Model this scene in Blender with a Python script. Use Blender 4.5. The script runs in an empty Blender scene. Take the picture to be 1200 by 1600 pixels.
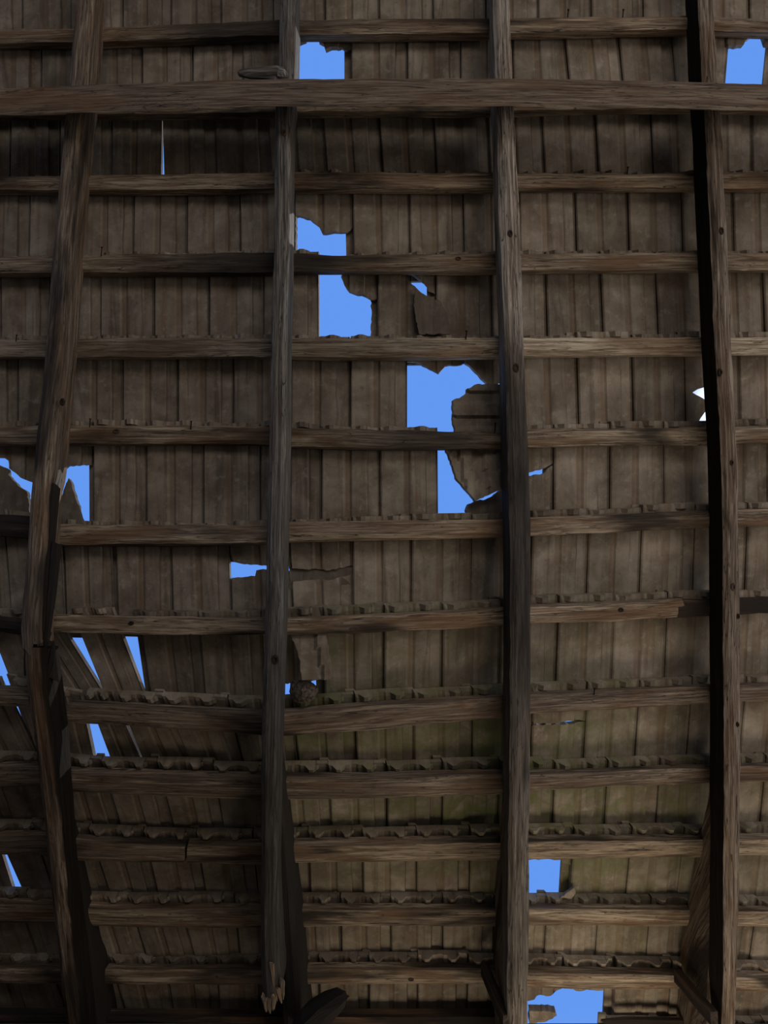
import bpy, bmesh, math, random
from mathutils import Vector, Matrix, noise
from mathutils.geometry import delaunay_2d_cdt

SC = bpy.context.scene
COL = SC.collection
rnd = random.Random(7)

# ------------------------------------------------------------------ camera
F = 1155.0                                   # focal length in pixels of the 1200x1600 frame
ELEV = math.radians(61.0)
CAM = Vector((0.0, 0.0, 1.6))
FWD = Vector((0, math.cos(ELEV), math.sin(ELEV)))
UP = Vector((0, -math.sin(ELEV), math.cos(ELEV)))
RT = Vector((1, 0, 0))
cd = bpy.data.cameras.new('camera')
cd.sensor_fit = 'VERTICAL'; cd.sensor_height = 36.0; cd.lens = 36.0 * F / 1600.0
cd.clip_start = 0.05; cd.clip_end = 500
cam = bpy.data.objects.new('camera', cd); COL.objects.link(cam)
cam.location = CAM; cam.rotation_euler = (math.pi / 2 + ELEV, 0, 0)
SC.camera = cam

SC.view_settings.view_transform = 'Standard'
SC.view_settings.look = 'None'
SC.view_settings.gamma = 1.0
SC.view_settings.use_curve_mapping = False
SC.view_settings.exposure = 0.0


def ray(px, py):
    return FWD + RT * ((px - 600.0) / F) - UP * ((py - 800.0) / F)


# ------------------------------------------------------------------ sky and sun
SUN_DIR = ray(1128, 632).normalized()        # towards the sun: it stands behind the right hand rafter
world = bpy.data.worlds.new('sky'); SC.world = world; world.use_nodes = True
wn = world.node_tree.nodes; wl = world.node_tree.links; wn.clear()
w_out = wn.new('ShaderNodeOutputWorld'); w_bg = wn.new('ShaderNodeBackground')
w_tc = wn.new('ShaderNodeTexCoord')
w_sep = wn.new('ShaderNodeSeparateXYZ')
w_ramp = wn.new('ShaderNodeValToRGB')
e = w_ramp.color_ramp.elements
e[0].position = 0.0; e[0].color = (0.42, 0.56, 0.80, 1)
e[1].position = 0.45; e[1].color = (0.125, 0.315, 0.88, 1)
w_dot = wn.new('ShaderNodeVectorMath'); w_dot.operation = 'DOT_PRODUCT'; w_dot.inputs[1].default_value = SUN_DIR
w_pow = wn.new('ShaderNodeMath'); w_pow.operation = 'POWER'; w_pow.inputs[1].default_value = 2600.0
w_max = wn.new('ShaderNodeMath'); w_max.operation = 'MAXIMUM'; w_max.inputs[1].default_value = 0.0
w_mix = wn.new('ShaderNodeMix'); w_mix.data_type = 'RGBA'
w_mix.inputs['B'].default_value = (2.5, 2.5, 2.5, 1)
wl.new(w_tc.outputs['Generated'], w_sep.inputs[0]); wl.new(w_sep.outputs['Z'], w_ramp.inputs[0])
wl.new(w_tc.outputs['Generated'], w_dot.inputs[0]); wl.new(w_dot.outputs['Value'], w_max.inputs[0])
wl.new(w_max.outputs[0], w_pow.inputs[0]); wl.new(w_pow.outputs[0], w_mix.inputs['Factor'])
wl.new(w_ramp.outputs[0], w_mix.inputs['A']); wl.new(w_mix.outputs['Result'], w_bg.inputs[0])
w_bg.inputs[1].default_value = 1.0
wl.new(w_bg.outputs[0], w_out.inputs[0])

sd = bpy.data.lights.new('sun', 'SUN'); sd.energy = 3.2; sd.angle = math.radians(0.6); sd.color = (1, 0.95, 0.86)
sun = bpy.data.objects.new('sun', sd); COL.objects.link(sun)
sun.rotation_euler = SUN_DIR.to_track_quat('Z', 'Y').to_euler(); sun.location = (3, 6, 12)

# rear doorway daylight; side and eaves lamps are added to brighten the roof


def area_daylight(name, loc, target, w, h, energy, color, spread=180):
    d_ = bpy.data.lights.new(name, 'AREA'); d_.shape = 'RECTANGLE'; d_.size = w; d_.size_y = h
    d_.energy = energy; d_.color = color; d_.spread = math.radians(spread)
    o_ = bpy.data.objects.new(name, d_); COL.objects.link(o_); o_.location = loc
    o_.rotation_euler = (Vector(target) - Vector(loc)).to_track_quat('-Z', 'Y').to_euler()


area_daylight('rear_doorway_daylight', (2.6, -6.8, 1.7), (0, 0.6, 4.4), 5.0, 2.6, 180.0, (1.0, 0.93, 0.84))
area_daylight('added_side_daylight', (4.9, -0.6, 1.3), (0.0, 1.6, 4.0), 3.6, 2.2, 64.0, (1.0, 0.93, 0.83))  # added lamp at an unseen side opening, lights the timbers from the right
area_daylight('added_eaves_daylight', (1.15, 3.2, 1.9), (1.2, 2.95, 3.4), 1.9, 0.6, 14.0, (1.0, 0.88, 0.68), 150)  # added upward lamp below the eaves, brightens the lowest courses

# ------------------------------------------------------------------ roof surface
# apparent tile width (pixels) over the frame -> depth of the sagging roof along the view axis
TW = 0.21
GX = [-500, 0, 300, 600, 900, 1200, 1700]
GY = [-900, -200, 0, 220, 480, 620, 750, 900, 1045, 1175, 1280, 1375, 1475, 1560, 1700]
GW = [
    [74, 74, 76, 79, 80, 79, 79],
    [74, 74, 76, 79, 80, 79, 79],
    [77, 77, 78, 82, 83, 82, 81],
    [79, 79, 82, 86, 85, 84, 82],
    [82, 83, 86, 88, 86, 84, 82],
    [83, 84, 87, 90, 86, 83, 81],
    [84, 86, 88, 92, 86, 82, 80],
    [86, 88, 92, 94.5, 87, 81, 80],
    [87, 90, 94, 94, 86.5, 81, 80],
    [85, 88, 92, 91.5, 86, 81, 80],
    [82, 84, 86, 88, 85, 80.5, 79],
    [79, 80, 81, 83.5, 82, 79, 78],
    [75, 76, 77.5, 81, 81, 78, 77],
    [74, 75, 77, 79, 80, 77, 76],
    [70, 71, 73, 75, 76, 74, 74]]


def cr(p0, p1, p2, p3, t):
    return 0.5 * (2 * p1 + (p2 - p0) * t + (2 * p0 - 5 * p1 + 4 * p2 - p3) * t * t + (3 * p1 - p0 - 3 * p2 + p3) * t ** 3)


def herm(xs, ys, x):
    n = len(xs)
    if x <= xs[0]: return ys[0]
    if x >= xs[-1]: return ys[-1]
    i = 0
    while x > xs[i + 1]: i += 1
    t = (x - xs[i]) / (xs[i + 1] - xs[i])

    def slope(k):
        if k == 0: return (ys[1] - ys[0]) / (xs[1] - xs[0])
        if k == n - 1: return (ys[-1] - ys[-2]) / (xs[-1] - xs[-2])
        return (ys[k + 1] - ys[k - 1]) / (xs[k + 1] - xs[k - 1])
    h = xs[i + 1] - xs[i]
    a, b = slope(i) * h, slope(i + 1) * h
    return ((2 * t ** 3 - 3 * t * t + 1) * ys[i] + (t ** 3 - 2 * t * t + t) * a
            + (-2 * t ** 3 + 3 * t * t) * ys[i + 1] + (t ** 3 - t * t) * b)


def lin(pts, x):
    if x <= pts[0][0]: return pts[0][1]
    for (a, va), (b, vb) in zip(pts, pts[1:]):
        if x <= b: return va + (vb - va) * (x - a) / (b - a)
    return pts[-1][1]


def depth(px, py):
    return F * TW / herm(GY, [herm(GX, r, px) for r in GW], py)


def P(px, py, toward=0.0):
    """world point seen at pixel, on the roof surface moved `toward` metres to the camera"""
    return CAM + ray(px, py) * (depth(px, py) - toward)


def N(px, py):
    """outward roof normal"""
    a = P(px + 15, py) - P(px - 15, py); b = P(px, py + 15) - P(px, py - 15)
    n = a.cross(b).normalized()
    return n if n.z > 0 else -n


# ------------------------------------------------------------------ materials
def mat(name):
    m = bpy.data.materials.new(name); m.use_nodes = True
    nt = m.node_tree; nt.nodes.clear()
    o = nt.nodes.new('ShaderNodeOutputMaterial'); b = nt.nodes.new('ShaderNodeBsdfPrincipled')
    nt.links.new(b.outputs[0], o.inputs[0]); b.inputs['Roughness'].default_value = 0.85
    b.inputs['Specular IOR Level'].default_value = 0.25
    return m, nt, b


def nd(nt, t, **kw):
    n = nt.nodes.new(t)
    for k, v in kw.items(): setattr(n, k, v)
    return n


def ramp(nt, src, stops):
    r = nd(nt, 'ShaderNodeValToRGB'); el = r.color_ramp.elements
    while len(el) < len(stops): el.new(0.5)
    for q, (p, c) in zip(el, stops):
        q.position = p; q.color = (c if isinstance(c, tuple) else (c, c, c)) + (1,)
    nt.links.new(src, r.inputs[0]); return r.outputs[0]


def mixc(nt, fac, a, b, mode='MIX'):
    m = nd(nt, 'ShaderNodeMix', data_type='RGBA', blend_type=mode)
    for s, v in (('Factor', fac), ('A', a), ('B', b)):
        if hasattr(v, 'links'): nt.links.new(v, m.inputs[s])
        elif isinstance(v, tuple): m.inputs[s].default_value = v + (1,)
        else: m.inputs[s].default_value = v
    return m.outputs['Result']


def scaled_uv(nt, sx, sy, offs=None):
    uv = nd(nt, 'ShaderNodeUVMap', uv_map='UVMap')
    m = nd(nt, 'ShaderNodeMapping'); m.inputs['Scale'].default_value = (sx, sy, 1)
    nt.links.new(uv.outputs[0], m.inputs[0])
    if offs is None: return m.outputs[0]
    ad_ = nd(nt, 'ShaderNodeVectorMath', operation='ADD')
    nt.links.new(m.outputs[0], ad_.inputs[0]); nt.links.new(offs, ad_.inputs[1])
    return ad_.outputs[0]


def obj_offset(nt, k):
    oi = nd(nt, 'ShaderNodeObjectInfo'); mm = nd(nt, 'ShaderNodeMath', operation='MULTIPLY'); mm.inputs[1].default_value = k
    nt.links.new(oi.outputs['Random'], mm.inputs[0]); return mm.outputs[0], oi.outputs['Random']


def noise_n(nt, vec, scale, detail=6, rough=0.6, dist=0.0):
    n = nd(nt, 'ShaderNodeTexNoise'); n.inputs['Scale'].default_value = scale
    n.inputs['Detail'].default_value = detail; n.inputs['Roughness'].default_value = rough
    n.inputs['Distortion'].default_value = dist
    nt.links.new(vec, n.inputs['Vector']); return n.outputs['Fac']


def bump(nt, b, h, s, d):
    bp = nd(nt, 'ShaderNodeBump'); bp.inputs['Strength'].default_value = s; bp.inputs['Distance'].default_value = d
    nt.links.new(h, bp.inputs['Height']); nt.links.new(bp.outputs[0], b.inputs['Normal'])


def wood(name, light, mid, dark, char=0.0, brown=(0.115, 0.056, 0.024), brown_amt=0.5, char_u=None, char_v=None):
    m, nt, b = mat(name)
    off, rn = obj_offset(nt, 61.0)
    fine = noise_n(nt, scaled_uv(nt, 6.0, 130.0, off), 1.0, 5, 0.7, 0.8)
    grain = noise_n(nt, scaled_uv(nt, 2.4, 52.0, off), 1.0, 4, 0.65, 1.6)
    crack = noise_n(nt, scaled_uv(nt, 1.8, 46.0, off), 1.3, 3, 0.5, 1.0)
    patch = noise_n(nt, scaled_uv(nt, 2.2, 9.0, off), 1.0, 4, 0.55, 0.8)
    big = noise_n(nt, scaled_uv(nt, 1.1, 5.0, off), 1.7, 3, 0.5, 0.5)
    c = ramp(nt, grain, [(0.30, dark), (0.5, mid), (0.70, light)])
    c = mixc(nt, ramp(nt, fine, [(0.40, 0.7), (0.52, 0.0)]), c, dark)
    ck = ramp(nt, crack, [(0.485, 0.0), (0.498, 0.9), (0.504, 0.9), (0.516, 0.0)])
    c = mixc(nt, ck, c, (0.010, 0.008, 0.006))
    c = mixc(nt, ramp(nt, patch, [(0.48, 0.0), (0.62, brown_amt * 1.25)]), c, brown)
    c = mixc(nt, ramp(nt, big, [(0.50 - char * 0.35, 0.0), (0.64 - char * 0.35, 0.85)]), c, (0.012, 0.009, 0.007))
    if char_u:                               # scorched stretch along the timber (metres from its upper end)
        uv = nd(nt, 'ShaderNodeUVMap', uv_map='UVMap'); sp = nd(nt, 'ShaderNodeSeparateXYZ'); nt.links.new(uv.outputs[0], sp.inputs[0])
        wob = nd(nt, 'ShaderNodeMath', operation='MULTIPLY_ADD'); wob.inputs[1].default_value = 0.5; nt.links.new(patch, wob.inputs[0])
        nt.links.new(sp.outputs['X'], wob.inputs[2])
        sc_ = nd(nt, 'ShaderNodeMath', operation='MULTIPLY'); sc_.inputs[1].default_value = 0.125; nt.links.new(wob.outputs[0], sc_.inputs[0])
        c = mixc(nt, ramp(nt, sc_.outputs[0], [(u / 8.0, v) for u, v in char_u]), c, (0.013, 0.010, 0.008))
    if char_v:                               # one charred flank (metres round the cross section)
        uv = nd(nt, 'ShaderNodeUVMap', uv_map='UVMap'); sp = nd(nt, 'ShaderNodeSeparateXYZ'); nt.links.new(uv.outputs[0], sp.inputs[0])
        wob = nd(nt, 'ShaderNodeMath', operation='MULTIPLY_ADD'); wob.inputs[1].default_value = 0.03; nt.links.new(patch, wob.inputs[0])
        nt.links.new(sp.outputs['Y'], wob.inputs[2])
        a_, b_ = char_v
        c = mixc(nt, ramp(nt, wob.outputs[0], [(a_ + .008, 0.0), (a_ + .018, 0.93), (b_ + .012, 0.93), (b_ + .022, 0.0)]), c, (0.007, 0.006, 0.005))
        b.inputs['Specular IOR Level'].default_value = 0.05; b.inputs['Roughness'].default_value = 1.0
    nt.links.new(c, b.inputs['Base Color'])
    hh = nd(nt, 'ShaderNodeMath', operation='MULTIPLY_ADD'); hh.inputs[1].default_value = 0.6
    nt.links.new(fine, hh.inputs[0]); nt.links.new(grain, hh.inputs[2])
    bump(nt, b, hh.outputs[0], 0.9, 0.006)
    return m


WOOD = wood('weathered_wood', (0.46, 0.36, 0.255), (0.26, 0.195, 0.135), (0.07, 0.047, 0.031))
WOOD_A = wood('weathered_wood_black_patch', (0.46, 0.36, 0.255), (0.26, 0.195, 0.135), (0.07, 0.047, 0.031), -.1, char_u=[(1.9, 0), (2.25, .88), (2.55, .8), (2.85, 0)])
WOOD_D = wood('weathered_wood_scorched', (0.40, 0.32, 0.225), (0.22, 0.165, 0.115), (0.06, 0.04, 0.028), -.1, char_u=[(1.7, 0), (2.2, .85), (2.6, .85), (3.0, 0)])
WOOD_F = wood('weathered_wood_dark_end', (0.42, 0.33, 0.235), (0.23, 0.175, 0.12), (0.06, 0.04, 0.028), -.1, char_u=[(2.5, 0), (2.85, .8), (3.05, .85), (3.3, 0)])
WOOD_E = wood('pale_weathered_wood', (0.66, 0.55, 0.42), (0.46, 0.37, 0.27), (0.13, 0.09, 0.06), -0.5, char_u=[(0.0, 0.55), (1.2, 0.25), (1.6, 0.5), (2.9, 0.5), (3.2, 0.0)])
WOOD_GREY = wood('grey_weathered_wood', (0.25, 0.23, 0.205), (0.13, 0.118, 0.104), (0.035, 0.03, 0.026), -0.25, brown_amt=0.15,
                 char_u=[(3.4, 0.0), (4.1, 0.62), (4.9, 0.75)])
WOOD_RAFTER = wood('rafter_wood', (0.32, 0.25, 0.185), (0.17, 0.126, 0.09), (0.045, 0.03, 0.022), -0.1, brown_amt=0.35)
WOOD_DARK = wood('sooty_wood', (0.11, 0.078, 0.055), (0.055, 0.037, 0.027), (0.016, 0.011, 0.009), 0.25, brown_amt=0.4)
WOOD_BEAM = wood('beam_wood', (0.27, 0.205, 0.15), (0.17, 0.124, 0.088), (0.06, 0.04, 0.028), -0.2, brown_amt=0.45)
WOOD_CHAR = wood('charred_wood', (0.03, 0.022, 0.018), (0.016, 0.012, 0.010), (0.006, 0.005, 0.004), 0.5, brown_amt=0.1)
WOOD_MIDCHAR = wood('scorched_grey_wood', (0.50, 0.43, 0.36), (0.30, 0.25, 0.205), (0.07, 0.054, 0.042), -0.2, brown_amt=0.25,
                    char_u=[(2.55, 0.0), (2.95, 0.82), (3.7, 0.86), (4.3, 0.55)])
WOOD_FLANK_R = wood('wood_charred_right_flank', (0.22, 0.165, 0.12), (0.11, 0.08, 0.058), (0.03, 0.02, 0.015), 0.0, brown_amt=0.35, char_v=(0.062, 0.30))
WOOD_FLANK_L = wood('wood_charred_left_flank', (0.36, 0.29, 0.23), (0.20, 0.155, 0.12), (0.045, 0.03, 0.022), -0.15, brown_amt=0.25, char_v=(0.19, 0.45))
WOOD_PALE = wood('sunlit_pale_wood', (0.42, 0.40, 0.37), (0.28, 0.26, 0.24), (0.12, 0.10, 0.09), -0.4, brown_amt=0.0)  # sunlight caught on splinter and split end is put into this pale tone


def tile_mat():
    m, nt, b = mat('concrete_tile')
    off, rn = obj_offset(nt, 37.0)
    geo = nd(nt, 'ShaderNodeNewGeometry')
    pos = geo.outputs['Position']
    cloud = noise_n(nt, pos, 7.0, 5, 0.6, 0.4)
    fine = noise_n(nt, pos, 120.0, 4, 0.7)
    mott = noise_n(nt, pos, 30.0, 5, 0.7, 0.05)
    streak = noise_n(nt, scaled_uv(nt, 9.0, 0.7, off), 1.0, 5, 0.6, 0.3)
    streak2 = noise_n(nt, scaled_uv(nt, 4.5, 0.8, off), 1.0, 4, 0.6, 0.9)
    c = ramp(nt, cloud, [(0.30, (0.115, 0.088, 0.064)), (0.5, (0.19, 0.152, 0.115)), (0.68, (0.275, 0.23, 0.18))])
    c = mixc(nt, ramp(nt, streak, [(0.52, 0.0), (0.70, 0.55)]), c, (0.135, 0.078, 0.042))
    c = mixc(nt, ramp(nt, streak2, [(0.30, 0.55), (0.46, 0.0)]), c, (0.060, 0.045, 0.034))
    c = mixc(nt, ramp(nt, mott, [(0.55, 0.0), (0.72, 0.45)]), c, (0.36, 0.32, 0.265))
    c = mixc(nt, ramp(nt, mott, [(0.26, 0.5), (0.42, 0.0)]), c, (0.055, 0.045, 0.035))
    # rusty run-off along the groove of the profile, dark lines along the groove edge and lock strip
    uv = nd(nt, 'ShaderNodeUVMap', uv_map='UVMap'); sp = nd(nt, 'ShaderNodeSeparateXYZ'); nt.links.new(uv.outputs[0], sp.inputs[0])
    wv = nd(nt, 'ShaderNodeMath', operation='MULTIPLY_ADD'); wv.inputs[1].default_value = 0.10
    nt.links.new(streak2, wv.inputs[0]); nt.links.new(sp.outputs['X'], wv.inputs[2])
    gr = ramp(nt, wv.outputs[0], [(0.40, 0.0), (0.46, 0.42), (0.53, 0.35), (0.575, 0.0)])
    c = mixc(nt, gr, c, (0.15, 0.092, 0.052))
    ln = ramp(nt, wv.outputs[0], [(0.548, 0.0), (0.558, 0.3), (0.566, 0.3), (0.578, 0.0)])
    c = mixc(nt, ln, c, (0.05, 0.036, 0.026))
    ln2 = ramp(nt, wv.outputs[0], [(0.815, 0.0), (0.825, 0.6), (0.836, 0.6), (0.848, 0.0)])
    c = mixc(nt, ln2, c, (0.045, 0.033, 0.024))
    # tone of each tile
    tone = ramp(nt, rn, [(0.0, 0.80), (0.5, 1.0), (1.0, 1.16)])
    c = mixc(nt, 1.0, c, tone, 'MULTIPLY')
    # moss film where the tile carries it
    at = nd(nt, 'ShaderNodeAttribute', attribute_type='OBJECT', attribute_name='moss')
    mm = nd(nt, 'ShaderNodeMath', operation='MULTIPLY')
    moss = ramp(nt, noise_n(nt, pos, 9.0, 5, 0.65, 0.8), [(0.38, 0.0), (0.60, 1.0)])
    nt.links.new(moss, mm.inputs[0]); nt.links.new(at.outputs['Fac'], mm.inputs[1])
    c = mixc(nt, mm.outputs[0], c, (0.10, 0.108, 0.036))
    # extra darkening set per tile piece
    at2 = nd(nt, 'ShaderNodeAttribute', attribute_type='OBJECT', attribute_name='dark_tone')
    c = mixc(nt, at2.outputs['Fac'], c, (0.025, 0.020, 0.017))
    nt.links.new(c, b.inputs['Base Color'])
    b.inputs['Roughness'].default_value = 0.92
    hh = nd(nt, 'ShaderNodeMath', operation='MULTIPLY_ADD'); hh.inputs[1].default_value = 0.35
    nt.links.new(fine, hh.inputs[0]); nt.links.new(mott, hh.inputs[2])
    bump(nt, b, hh.outputs[0], 0.45, 0.004)
    return m


TILE = tile_mat()


def plain(name, c1, c2, scale):
    m, nt, b = mat(name)
    geo = nd(nt, 'ShaderNodeNewGeometry')
    f = noise_n(nt, geo.outputs['Position'], scale, 8, 0.6, 0.3)
    nt.links.new(ramp(nt, f, [(0.35, c1), (0.65, c2)]), b.inputs['Base Color'])
    bump(nt, b, f, 0.5, 0.02)
    return m


PLASTER = plain('old_plaster', (0.22, 0.18, 0.14), (0.36, 0.31, 0.25), 3.0)
WALLTOP = plain('dark_plaster', (0.02, 0.016, 0.012), (0.07, 0.055, 0.04), 6.0)  # darker plaster for the front wall head
DIRT = plain('dirt_floor', (0.14, 0.11, 0.08), (0.26, 0.21, 0.15), 2.0)
MORTAR = plain('speckled_mortar', (0.012, 0.010, 0.008), (0.13, 0.10, 0.075), 90.0)
IRON, _nt, _b = mat('rusty_iron')
_b.inputs['Base Color'].default_value = (0.02, 0.013, 0.01, 1); _b.inputs['Metallic'].default_value = 0.6

# ------------------------------------------------------------------ object helpers


def link(name, me, m, parent=None, origin=None):
    o = bpy.data.objects.new(name, me); COL.objects.link(o)
    if m: me.materials.append(m)
    if origin is not None: o.location = origin
    if parent is not None: o.parent = parent
    return o


def tag(o, label, cat, group=None):
    o['label'] = label; o['category'] = cat
    if group: o['group'] = group
    return o


def mesh_from(name, verts, faces, uvs=None, origin=None, smooth=False):
    o = origin or Vector((0, 0, 0))
    me = bpy.data.meshes.new(name)
    me.from_pydata([tuple(v - o) for v in verts], [], faces)
    if uvs:
        ul = me.uv_layers.new(name='UVMap')
        for l in me.loops: ul.data[l.index].uv = uvs[l.vertex_index]
    bm = bmesh.new(); bm.from_mesh(me); bmesh.ops.recalc_face_normals(bm, faces=bm.faces); bm.to_mesh(me); bm.free()
    if smooth:
        for p in me.polygons: p.use_smooth = True
    me.update()
    return me


def centre(vs):
    c = Vector((0, 0, 0))
    for v in vs: c += v
    return c / len(vs)


# ------------------------------------------------------------------ timbers
def timber(name, m, pairs, zfun, thick, label=None, cat=None, parent=None, step=14, axis='x', wear=0.0035,
           seed=0, end_jag=0.0, group=None, outdir=None, round_=0.16):
    """pairs: [((x1,y1),(x2,y2)), ...] the two long edges of the face turned to the room, in pixels;
    zfun(px,py) = metres in front of the roof surface; thick = depth away from the room (number or f(px,py))"""
    key = (lambda p: (p[0][0] + p[1][0]) / 2) if axis == 'x' else (lambda p: (p[0][1] + p[1][1]) / 2)
    ks = [key(p) for p in pairs]
    cols = [[p[i][j] for p in pairs] for i in (0, 1) for j in (0, 1)]
    n = max(2, int((ks[-1] - ks[0]) / step))
    rows = []; ul = 0; prev = None
    K = 5
    for i in range(n + 1):
        k = ks[0] + (ks[-1] - ks[0]) * i / n
        x1, y1, x2, y2 = [herm(ks, c, k) for c in cols]
        mx, my = (x1 + x2) / 2, (y1 + y2) / 2
        out = outdir if outdir is not None else N(mx, my)
        if axis == 'y': out = Vector((out.x * 0.2, out.y, out.z)).normalized()
        th = thick(mx, my) if callable(thick) else thick
        A = P(x1, y1, zfun(x1, y1)); B = P(x2, y2, zfun(x2, y2))
        w = (B - A).length
        if prev is not None: ul += ((A + B) / 2 - prev).length
        prev = (A + B) / 2
        side = (B - A).normalized()
        ring = []
        r = min(w, th) * round_

        def jit(q, s):
            return s * (noise.noise(Vector((ul * 5.0 + seed * 13.1, q * 3.7, seed))) + 0.6 * noise.noise(Vector((ul * 19.0 + seed * 5.1, q * 7.7, seed + 9))))
        # face points (towards the room), then the far side
        for q in range(K):
            f = q / (K - 1)
            p = A + (B - A) * f
            edge = 1.0 if q in (0, K - 1) else 0.0
            p = p + out * (r * edge + abs(jit(q, wear)) * (0.4 + 0.6 * edge)) + side * jit(q + 20, wear * (1.4 if edge else 0.3))
            ring.append((p, f * w))
        ring.append((B + out * (th * 0.5) + side * jit(31, wear), w + th * 0.5))
        ring.append((B + out * th + side * jit(32, wear * 0.5), w + th))
        ring.append((A + out * th + side * jit(33, wear * 0.5), 2 * w + th))
        ring.append((A + out * (th * 0.5) + side * jit(34, wear), 2 * w + th * 1.5))
        rows.append((ring, ul))
    if end_jag:
        d0 = (rows[-1][0][0][0] - rows[-2][0][0][0]).normalized()
        rr = random.Random(seed + 3)
        ring, u = rows[-1]
        rows[-1] = ([(p + d0 * rr.uniform(-end_jag, end_jag), v) for p, v in ring], u)
    verts, uvs, faces = [], [], []
    R = len(rows[0][0])
    for ring, u in rows:
        for p, v in ring: verts.append(p); uvs.append((u, v))
        verts.append(ring[0][0]); uvs.append((u, ring[-1][1] + 0.06))      # seam
    S = R + 1
    for i in range(len(rows) - 1):
        for q in range(R):
            a = i * S + q
            faces.append((a, a + 1, a + 1 + S, a + S))
    faces.append(tuple(range(R))); faces.append(tuple((len(rows) - 1) * S + q for q in range(R))[::-1])
    org = centre(verts)
    me = mesh_from(name, verts, faces, uvs, org)
    bm = bmesh.new(); bm.from_mesh(me); bmesh.ops.remove_doubles(bm, verts=bm.verts, dist=1e-6)
    bmesh.ops.recalc_face_normals(bm, faces=bm.faces); bm.to_mesh(me); bm.free()
    o = link(name, me, m, parent, org)
    if label: tag(o, label, cat, group)
    return o


# ------------------------------------------------------------------ the setting below the roof
def box_pts(name, lo, hi, m, kind='structure'):
    x0, y0, z0 = lo; x1, y1, z1 = hi
    vs = [Vector(v) for v in ((x0, y0, z0), (x1, y0, z0), (x1, y1, z0), (x0, y1, z0), (x0, y0, z1), (x1, y0, z1), (x1, y1, z1), (x0, y1, z1))]
    fs = [(0, 1, 2, 3), (4, 5, 6, 7), (0, 1, 5, 4), (1, 2, 6, 5), (2, 3, 7, 6), (3, 0, 4, 7)]
    c = centre(vs)
    o = link(name, mesh_from(name, vs, fs, None, c), m, None, c)
    if kind: o['kind'] = kind
    return o


EAVE = P(600, 1599, -0.04)
WX = 5.2
FT = EAVE.y + 0.42
box_pts('floor', (-WX - 3, -12, -0.1), (WX + 3, FT + 6, 0.0), DIRT)
box_pts('wall_front_left', (-WX, EAVE.y, 0), (-0.3, FT, 2.4), PLASTER)
box_pts('wall_front_right', (2.5, EAVE.y, 0), (WX, FT, 2.4), PLASTER)
box_pts('wall_front', (-WX, EAVE.y, 2.4), (WX, FT, EAVE.z), WALLTOP)
box_pts('wall_left', (-WX - 0.3, -7.4, 0), (-WX, FT, EAVE.z), PLASTER)
box_pts('wall_right_front', (WX, 1.3, 0), (WX + 0.3, FT, 2.6), PLASTER)
box_pts('wall_right_rear', (WX, -7.4, 0), (WX + 0.3, -2.5, 2.6), PLASTER)
box_pts('wall_right', (WX, -7.4, 2.6), (WX + 0.3, FT, EAVE.z), PLASTER)

# ------------------------------------------------------------------ battens
BT = 0.045


def batten(pts, label, seed, m=WOOD, thick=BT, jag=0.0, wear=0.004):
    ym = sum(p[1] for p in pts) / len(pts)
    cut = max(0.0, (640 - ym) * 0.014)
    pr = [((x, a), (x, b - cut)) for x, a, b in pts]
    return timber('batten', m, pr, lambda x, y: BT, thick, label, 'batten', None, 14, 'x', wear, seed, jag, 'roof battens')


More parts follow.
